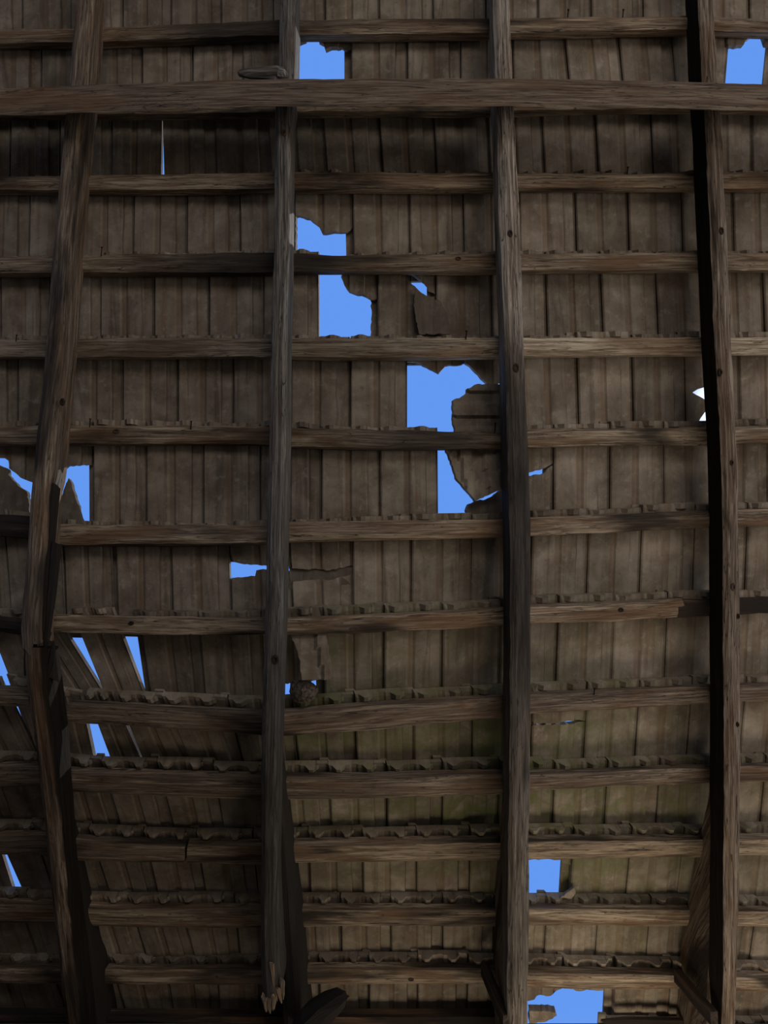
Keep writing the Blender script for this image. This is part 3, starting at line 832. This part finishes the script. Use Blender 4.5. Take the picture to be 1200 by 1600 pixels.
BROKEN_LABEL = 'broken tile remnant with a jagged edge'
EXTRA = ([], [], [])
for ki, k in enumerate(ORDER[:-1]):
    kn = ORDER[ki + 1]
    js = JJ[k]

    def jx(x, y):
        ym = (lin(HEAD[k], x) + lin(HEAD[kn], x)) / 2
        return x + lin(SL[k], x) * (y - ym)
    rng = random.Random(100 + ki)
    ext_l = [js[0] - 84 * q for q in range(12, 0, -1)]; ext_r = [js[-1] + 84 * q for q in range(1, 13)]
    allj = ext_l + js + ext_r
    for q in range(len(allj) - 1):
        i = q - len(ext_l)
        own = 0 <= i < len(js) - 1
        if own and (k, i) in MISSING: continue
        a, b = allj[q], allj[q + 1]
        if own and (k, i) in CORN:
            hl, hr, tr, tl = CORN[(k, i)]
            c = [at_x(head3, k, lambda y: hl), at_x(head3, k, lambda y: hr), at_x(tail3, kn, lambda y: tr), at_x(tail3, kn, lambda y: tl)]
        else:
            hl, hr = a, b
            j1, j2, j3, j4 = [rng.uniform(-0.9, 0.9) for _ in range(4)]
            c = [at_x(head3, k, lambda y: jx(a, y) + j1), at_x(head3, k, lambda y: jx(b, y) + j2 - .6), at_x(tail3, kn, lambda y: jx(b, y) + j3 - .6), at_x(tail3, kn, lambda y: jx(a, y) + j4)]
        dz = rng.uniform(-0.001, 0.005); tw = rng.uniform(-0.004, 0.004)
        nn = N((hl + hr) / 2, lin(HEAD[k], (hl + hr) / 2))
        uu = (c[0] - c[3]).normalized() * rng.uniform(-0.006, 0.007)
        c = [c[0] + nn * dz + uu, c[1] + nn * (dz + tw * .5) + uu, c[2] + nn * (dz + abs(tw)) + uu, c[3] + nn * dz + uu]
        if not own:
            v, f, u = tile_geo(c)
            o0 = len(EXTRA[0]); EXTRA[0].extend(v); EXTRA[1].extend(tuple(n_ + o0 for n_ in ff) for ff in f); EXTRA[2].extend(u)
            continue
        opt = dict(OPTS.get((k, i), {}))
        polys = CUT.get((k, i), (None,))
        xm = (a + b) / 2; ym = (lin(HEAD[k], xm) + lin(HEAD[kn], xm)) / 2
        for pi, poly in enumerate(polys):
            v, f, u = tile_geo(c, poly, rr=rng, **opt)
            if not f: continue
            org = centre(v)
            me = mesh_from('roof_tile', v, f, u, org)
            o = link('roof_tile', me, TILE, roof, org - roof.location)
            o['moss'] = moss_at(xm, ym) * rng.uniform(0.5, 1.0)
            o['dark_tone'] = DARK_TONE.get((k, i), 0.0)
            if poly: o['label'] = BROKEN_LABEL
# further courses up to the ridge and the tiles beyond both sides of the frame: one uncounted mass
yy = [-198 - 112 * q for q in range(0, 8)]
for y0, y1 in zip(yy[1:], yy):
    for q in range(-12, 29):
        x0 = 30 + q * 82; x1 = x0 + 82
        pts = []
        for x, y, h in ((x0, y0 - 7, .0), (x1 - 1, y0 - 7, .0), (x1 - 1, y1 + 24, .044), (x0, y1 + 24, .044)):
            pts.append(P(x, y) + N(x, y) * h)
        v, f, u = tile_geo(pts)
        o0 = len(EXTRA[0]); EXTRA[0].extend(v); EXTRA[1].extend(tuple(n_ + o0 for n_ in ff) for ff in f); EXTRA[2].extend(u)
me = mesh_from('roof_tiling', EXTRA[0], EXTRA[1], EXTRA[2], roof.location)
ex = link('roof_tiling', me, TILE, roof); ex['kind'] = 'stuff'; ex['moss'] = 0.1; ex['dark_tone'] = 0.0

# rear slope and rear wall with its wide doorway
RIDGE = P(600, -990)
rv = []
for x in (-WX - .3, WX + .3):
    rv += [Vector((x, RIDGE.y + .1, RIDGE.z + .05)), Vector((x, -7.5, 4.2)), Vector((x, -7.5, 4.28)), Vector((x, RIDGE.y + .1, RIDGE.z + .13))]
rear = link('ceiling_rear', mesh_from('ceiling_rear', rv, [(0, 1, 2, 3), (4, 5, 6, 7), (0, 1, 5, 4), (1, 2, 6, 5), (2, 3, 7, 6), (3, 0, 4, 7)]), WOOD_DARK)
rear['kind'] = 'structure'
box_pts('wall_rear_upper', (-WX, -7.4, 3.1), (WX, -7.1, 4.2), PLASTER)
box_pts('wall_rear_left', (-WX, -7.4, 0), (-2.2, -7.1, 3.1), PLASTER)
box_pts('wall_rear_right', (4.2, -7.4, 0), (WX, -7.1, 3.1), PLASTER)

# ------------------------------------------------------------------ loose fragments


def slab(name, poly, z, label, cat='tile fragment', m=TILE, thick=0.02, tilt=(0, 0), ribs=None, amp=1.0, dark_tone=0.0, group=None, step=4.0, seed=1):
    """a loose plate: outline in pixels at `z` metres in front of the roof surface (z may be f(x,y)); real thickness away from the room"""
    rr = random.Random(seed)
    pl = roughen(poly, amp, step, rr)
    cx = sum(p[0] for p in pl) / len(pl); cy = sum(p[1] for p in pl) / len(pl)

    def inside(s, t):
        r = False
        for (x1, y1), (x2, y2) in zip(pl, pl[1:] + pl[:1]):
            if (y1 > t) != (y2 > t) and s < (x2 - x1) * (t - y1) / (y2 - y1) + x1: r = not r
        return r
    pts = [Vector(p) for p in pl]; m0 = len(pts)
    xs = [p[0] for p in pl]; ys = [p[1] for p in pl]
    gx = min(xs)
    while gx < max(xs):
        gy = min(ys)
        while gy < max(ys):
            if inside(gx, gy): pts.append(Vector((gx, gy)))
            gy += 5.5
        gx += 5.5
    V2, E2, F2 = delaunay_2d_cdt(pts, [(i, (i + 1) % m0) for i in range(m0)], [], 0, 1e-4)[:3]
    tris = [f for f in F2 if inside(sum(V2[i].x for i in f) / 3, sum(V2[i].y for i in f) / 3)]
    n = N(cx, cy); o_ = len(V2); verts = []; uvs = []; faces = []
    for layer in (0, 1):
        for v in V2:
            zz = z(v.x, v.y) if callable(z) else z
            zz += tilt[0] * (v.x - cx) / 400 + tilt[1] * (v.y - cy) / 400
            if ribs and layer == 0: zz -= ribs(v.x, v.y)
            verts.append(P(v.x, v.y, zz) + n * (thick if layer else 0)); uvs.append(((v.x - cx) / 85, (v.y - cy) / 140))
    cnt = {}
    for f in tris:
        faces.append(tuple(f)); faces.append(tuple(i + o_ for i in reversed(f)))
        for a, b in zip(f, list(f[1:]) + [f[0]]): cnt.setdefault((min(a, b), max(a, b)), []).append((a, b))
    for l in cnt.values():
        if len(l) == 1: a, b = l[0]; faces.append((b, a, a + o_, b + o_))
    org = centre(verts)
    o = link(name, mesh_from(name, verts, faces, uvs, org), m, None, org)
    o['moss'] = 0.0; o['dark_tone'] = dark_tone
    return tag(o, label, cat, group)


G_ = 'loose broken tile pieces'
slab('tile_fragment', [(708, 625), (718, 622), (730, 613), (730, 607), (745, 600), (800, 600), (802, 690), (713, 690), (708, 650)], 0.0,
     'loose tile piece turned sideways, right edge of the big middle hole', ribs=lambda x, y: 0.013 * (math.sin((y - 610) / 74 * 12) > 0.2), dark_tone=0.1, group=G_, tilt=(.05, .05), seed=2)
slab('tile_fragment', [(692, 690), (796, 688), (800, 756), (743, 783), (733, 770), (713, 747), (708, 728)], 0.012,
     'tilted tile piece with a pointed lower edge hanging beside the charred rafter', ribs=lambda x, y: 0.012 * (math.sin((x - 700 - (y - 700) * .18) / 80 * 14) > 0.3), dark_tone=0.05, group=G_, tilt=(0, .12), seed=3)
slab('tile_fragment', [(729, 797), (733, 787), (746, 782), (760, 780), (768, 776), (800, 752), (800, 815), (733, 815)], -0.03,
     'small dark tile shard wedged under the pointed tile piece', dark_tone=0.45, group=G_, seed=4)
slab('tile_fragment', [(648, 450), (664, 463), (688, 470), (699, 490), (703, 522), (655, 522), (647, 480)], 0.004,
     'dark curved tile flake below the thin crescent gap', dark_tone=0.6, group=G_, thick=.006, seed=5)
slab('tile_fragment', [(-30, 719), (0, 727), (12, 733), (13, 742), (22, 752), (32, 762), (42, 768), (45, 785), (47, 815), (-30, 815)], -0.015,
     'dark slipped tile piece at the left edge of the photo, under a jagged sky gap', dark_tone=0.35, group=G_, seed=6)
slab('tile_fragment', [(107, 747), (111, 753), (117, 773), (123, 795), (130, 820), (92, 820), (97, 775)], -0.01,
     'pointed tile shard standing in the hole beside the splintered rafter', dark_tone=0.4, group=G_, seed=7)
slab('tile_fragment', [(452, 984), (508, 984), (515, 1027), (519, 1058), (515, 1062), (503, 1062), (472, 1063), (468, 1030)], 0.035,
     'pale ribbed tile piece hanging over the hole beside the grey rafter', ribs=lambda x, y: -0.009 * (x > 492 + (y - 990) * .19), group=G_, tilt=(0, .2), seed=8)
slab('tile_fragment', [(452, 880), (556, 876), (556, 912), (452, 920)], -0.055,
     'dark backing tile piece seen through the crack in a split tile', dark_tone=0.5, group=G_, seed=9)
slab('tile_fragment', [(874, 1404), (897, 1387), (900, 1394), (893, 1404)], 0.0,
     'tiny tile shard at the lower right corner of the square hole', group=G_, seed=10, thick=.012)
slab('tile_fragment', [(827, 1580), (858, 1580), (868, 1582), (870, 1587), (863, 1592), (850, 1597), (827, 1599)], -0.02,
     'grey tile chunk in the lower left corner of the wide bottom hole', group=G_, seed=11, thick=.03)

# round lump of mortar and rubble in the hole beside the grey rafter
vs = []; fs = []
cL = P(474, 1080, 0.01); nu, nv = 18, 12
for j in range(nv + 1):
    for i in range(nu):
        th = math.pi * j / nv; ph = 2 * math.pi * i / nu
        d = Vector((math.sin(th) * math.cos(ph), math.sin(th) * math.sin(ph), math.cos(th)))
        r = 1 + 0.22 * noise.noise(d * 2.3 + Vector((3, 1, 7))) + 0.09 * noise.noise(d * 7)
        vs.append(cL + RT * (d.x * 0.049 * r) + UP * (d.y * 0.042 * r) + FWD * (d.z * 0.035 * r))
for j in range(nv):
    for i in range(nu):
        fs.append((j * nu + i, j * nu + (i + 1) % nu, (j + 1) * nu + (i + 1) % nu, (j + 1) * nu + i))
me = mesh_from('mortar_lump', vs, fs, None, cL, True)
tag(link('mortar_lump', me, MORTAR, None, cL), 'round speckled lump of mortar caught in the hole beside the grey rafter', 'rubble')


# ------------------------------------------------------------------ broken timber bits
def stick(name, m, pts, label=None, cat=None, parent=None, seed=1, sides=7, jag=0.02, flat=1.0):
    """pts: [(world point, radius), ...] a rough broken stick"""
    verts, uvs, faces = [], [], []; u = 0
    rr = random.Random(seed)
    for i, (p, r) in enumerate(pts):
        d = (pts[min(i + 1, len(pts) - 1)][0] - pts[max(i - 1, 0)][0]).normalized()
        a = d.cross(FWD).normalized(); b = d.cross(a).normalized()
        if i: u += (p - pts[i - 1][0]).length
        for q in range(sides):
            an = 2 * math.pi * q / sides
            rad = r * rr.uniform(.82, 1.15)
            e_ = d * (rr.uniform(-jag, jag) if i in (0, len(pts) - 1) else 0)
            verts.append(p + a * (math.cos(an) * rad) + b * (math.sin(an) * rad * flat) + e_); uvs.append((u, q * r))
    for i in range(len(pts) - 1):
        for q in range(sides):
            faces.append((i * sides + q, i * sides + (q + 1) % sides, (i + 1) * sides + (q + 1) % sides, (i + 1) * sides + q))
    faces.append(tuple(range(sides))); faces.append(tuple((len(pts) - 1) * sides + q for q in range(sides)))
    org = centre(verts)
    off = org if parent is None else org - parent.location
    o = link(name, mesh_from(name, verts, faces, uvs, org), m, parent, off)
    if label: tag(o, label, cat)
    return o


# the short broken board lying on the cross beam
ZB = BT + 0.125 + 0.10
bs = stick('board_stub', WOOD_GREY, [(P(375, 114, ZB), .014), (P(390, 114, ZB), .021), (P(415, 115, ZB), .024), (P(434, 115, ZB), .027), (P(441, 116, ZB), .024)],
           'short broken board end lying on the cross beam against the grey rafter', 'board', seed=3, jag=.008, flat=0.8)
stick('split_end', WOOD_PALE, [(P(437, 114, ZB + .012), .017), (P(444, 116, ZB + .012), .016), (P(448, 119, ZB + .01), .006)], parent=bs, seed=4, jag=.004)
# charred stub sticking out over the wall
ZS = 0.42
stick('timber_stub', WOOD_CHAR, [(P(470, 1625, ZS), .06), (P(492, 1592, ZS), .062), (P(512, 1572, ZS), .046), (P(530, 1558, ZS), .034), (P(541, 1551, ZS), .020)],
      'charred black broken timber stub poking up at the bottom edge', 'timber', seed=5, jag=.025)
# rotten board on the wall head
stick('rotten_board', WOOD_DARK, [(P(940, 1596, .02), .010), (P(975, 1595, .02), .018), (P(1030, 1596, .02), .020), (P(1085, 1598, .02), .022)],
      'rotten board lying on the wall top below the wide bottom hole', 'board', seed=6, jag=.02, flat=.6)

# splinters of the broken rafter
rup = [o for o in COL.objects if o.name == 'rafter'][0]
rlo = [o for o in COL.objects if o.name == 'rafter.001'][0]


def spl(parent, m, a, b, w0, w1, seed, za=0.12, zb=0.12):
    pa, pb = P(a[0], a[1], za), P(b[0], b[1], zb)
    stick('splinter', m, [(pa, w0), (pa.lerp(pb, .5), (w0 + w1) / 2 * 1.1), (pb, w1)], parent=parent, seed=seed, sides=6, jag=.012, flat=.6)


spl(rup, WOOD_PALE, (91, 738), (74, 818), .021, .003, 1, .10, .14)
for a, b, w0, w1, sd in [((80, 760), (66, 1005), .030, .014, 2), ((88, 850), (72, 1012), .022, .008, 3), ((40, 985), (43, 1035), .018, .003, 4), ((52, 980), (55, 1030), .018, .003, 5), ((74, 985), (70, 1016), .016, .003, 6)]:
    spl(rup, WOOD_CHAR, a, b, w0, w1, sd, .13, .13)
for a, b, w0, w1, sd in [((45, 1050), (40, 1005), .02, .003, 7), ((58, 1050), (57, 1012), .018, .004, 8), ((80, 1060), (84, 1004), .024, .004, 9), ((70, 1050), (76, 1016), .016, .003, 10)]:
    spl(rlo, WOOD_CHAR, a, b, w0, w1, sd, .14, .14)
# frayed fibres at the bottom of the grey rafter
rg = [o for o in COL.objects if o.name == 'rafter.002'][0]
for n_, (x, y, x2, y2) in enumerate([(413, 1555, 416, 1580), (420, 1560, 421, 1582), (428, 1555, 427, 1577), (435, 1545, 440, 1566), (424, 1500, 432, 1560), (440, 1530, 443, 1558)]):
    spl(rg, WOOD_RAFTER, (x, y), (x2, y2), .012, .004, 20 + n_, rz(x, y) + .0, rz(x2, y2))

# boards nailed across the flanks of the wedges at the eaves


def bar(name, m, a, b, w, h, label, cat, side):
    d = (b - a).normalized(); s = (side - d * side.dot(d)).normalized(); t = d.cross(s).normalized()
    vs = []; uvs = []; L = (b - a).length
    for i in range(9):
        p = a.lerp(b, i / 8)
        for k_, (x, y) in enumerate(((-1, -1), (1, -1), (1, 1), (-1, 1))):
            jj = 1 + 0.08 * noise.noise(p * 9 + Vector((k_, 0, 0)))
            vs.append(p + s * (x * w / 2 * jj) + t * (y * h / 2 * jj)); uvs.append((L * i / 8, k_ * h))
    fs = [(i * 4 + k_, i * 4 + (k_ + 1) % 4, i * 4 + 4 + (k_ + 1) % 4, i * 4 + 4 + k_) for i in range(8) for k_ in range(4)] + [(0, 1, 2, 3), (32, 33, 34, 35)]
    org = centre(vs)
    return tag(link(name, mesh_from(name, vs, fs, uvs, org), m, None, org), label, cat)


bar('tie_board', WOOD_DARK, P(757, 1514, BT + .02), P(792, 1597, BT + .38), .028, .05, 'short dark board nailed to the flank of the middle right rafter at the bottom', 'board', RT)
bar('tie_board', WOOD_DARK, P(1058, 1524, BT + .02), P(1116, 1592, BT + .38), .028, .05, 'short dark board nailed to the flank of the rightmost rafter at the bottom', 'board', RT)

# ------------------------------------------------------------------ knots standing slightly proud of the timbers
RAF = {n: [o for o in COL.objects if o.name == n][0] for n in ('rafter', 'rafter.001', 'rafter.002', 'rafter.003', 'rafter.004')}
for par, x, y, z, r in [(RAF['rafter.004'], 1127, 361, None, .013), (RAF['rafter.004'], 1125, 582, None, .012), (RAF['rafter.004'], 1143, 723, None, .010), (RAF['rafter.004'], 1145, 917, None, .014),
                        (RAF['rafter.004'], 1153, 963, None, .009), (RAF['rafter.004'], 1152, 1132, None, .009), (RAF['rafter.003'], 797, 365, None, .013), (RAF['rafter.003'], 806, 575, None, .016),
                        (RAF['rafter.002'], 430, 1031, None, .015), (RAF['rafter.002'], 444, 208, None, .012), (RAF['rafter'], 97, 628, None, .012),
                        (battens['H'], 970, 953, BT, .011), (battens['F'], 182, 674, BT, .013), (battens['H'], 205, 974, BT, .010), (battens['M'], 642, 1530, BT, .011), (battens['D'], 716, 404, BT, .010)]:
    zz = rz(x, y) if z is None else z
    c0 = P(x, y, zz - .001); n0 = N(x, y); a0 = n0.cross(Vector((1, 0, 0))).normalized(); b0 = n0.cross(a0).normalized()
    lng, sht = (a0, b0) if z is None else (b0, a0)
    vs = []; fs = []; K_ = 10
    for rad, hh in ((1.25, .003), (1.0, -.0035), (0.62, -.0045), (0.5, -.001)):
        for q in range(K_):
            an = 2 * math.pi * q / K_; rr_ = rad * r * 0.8 * (1 + .12 * noise.noise(Vector((q * 1.7, x, y))))
            vs.append(c0 + lng * (math.cos(an) * rr_ * 1.25) + sht * (math.sin(an) * rr_ * .85) + n0 * hh)
    for j in range(3):
        for q in range(K_): fs.append((j * K_ + q, j * K_ + (q + 1) % K_, (j + 1) * K_ + (q + 1) % K_, (j + 1) * K_ + q))
    fs.append(tuple(3 * K_ + q for q in range(K_))); fs.append(tuple(q for q in reversed(range(K_))))
    uvk = [((i % K_) * .003, (i // K_) * .006) for i in range(len(vs))]
    link('knot', mesh_from('knot', vs, fs, uvk, par.location), WOOD_DARK, par)
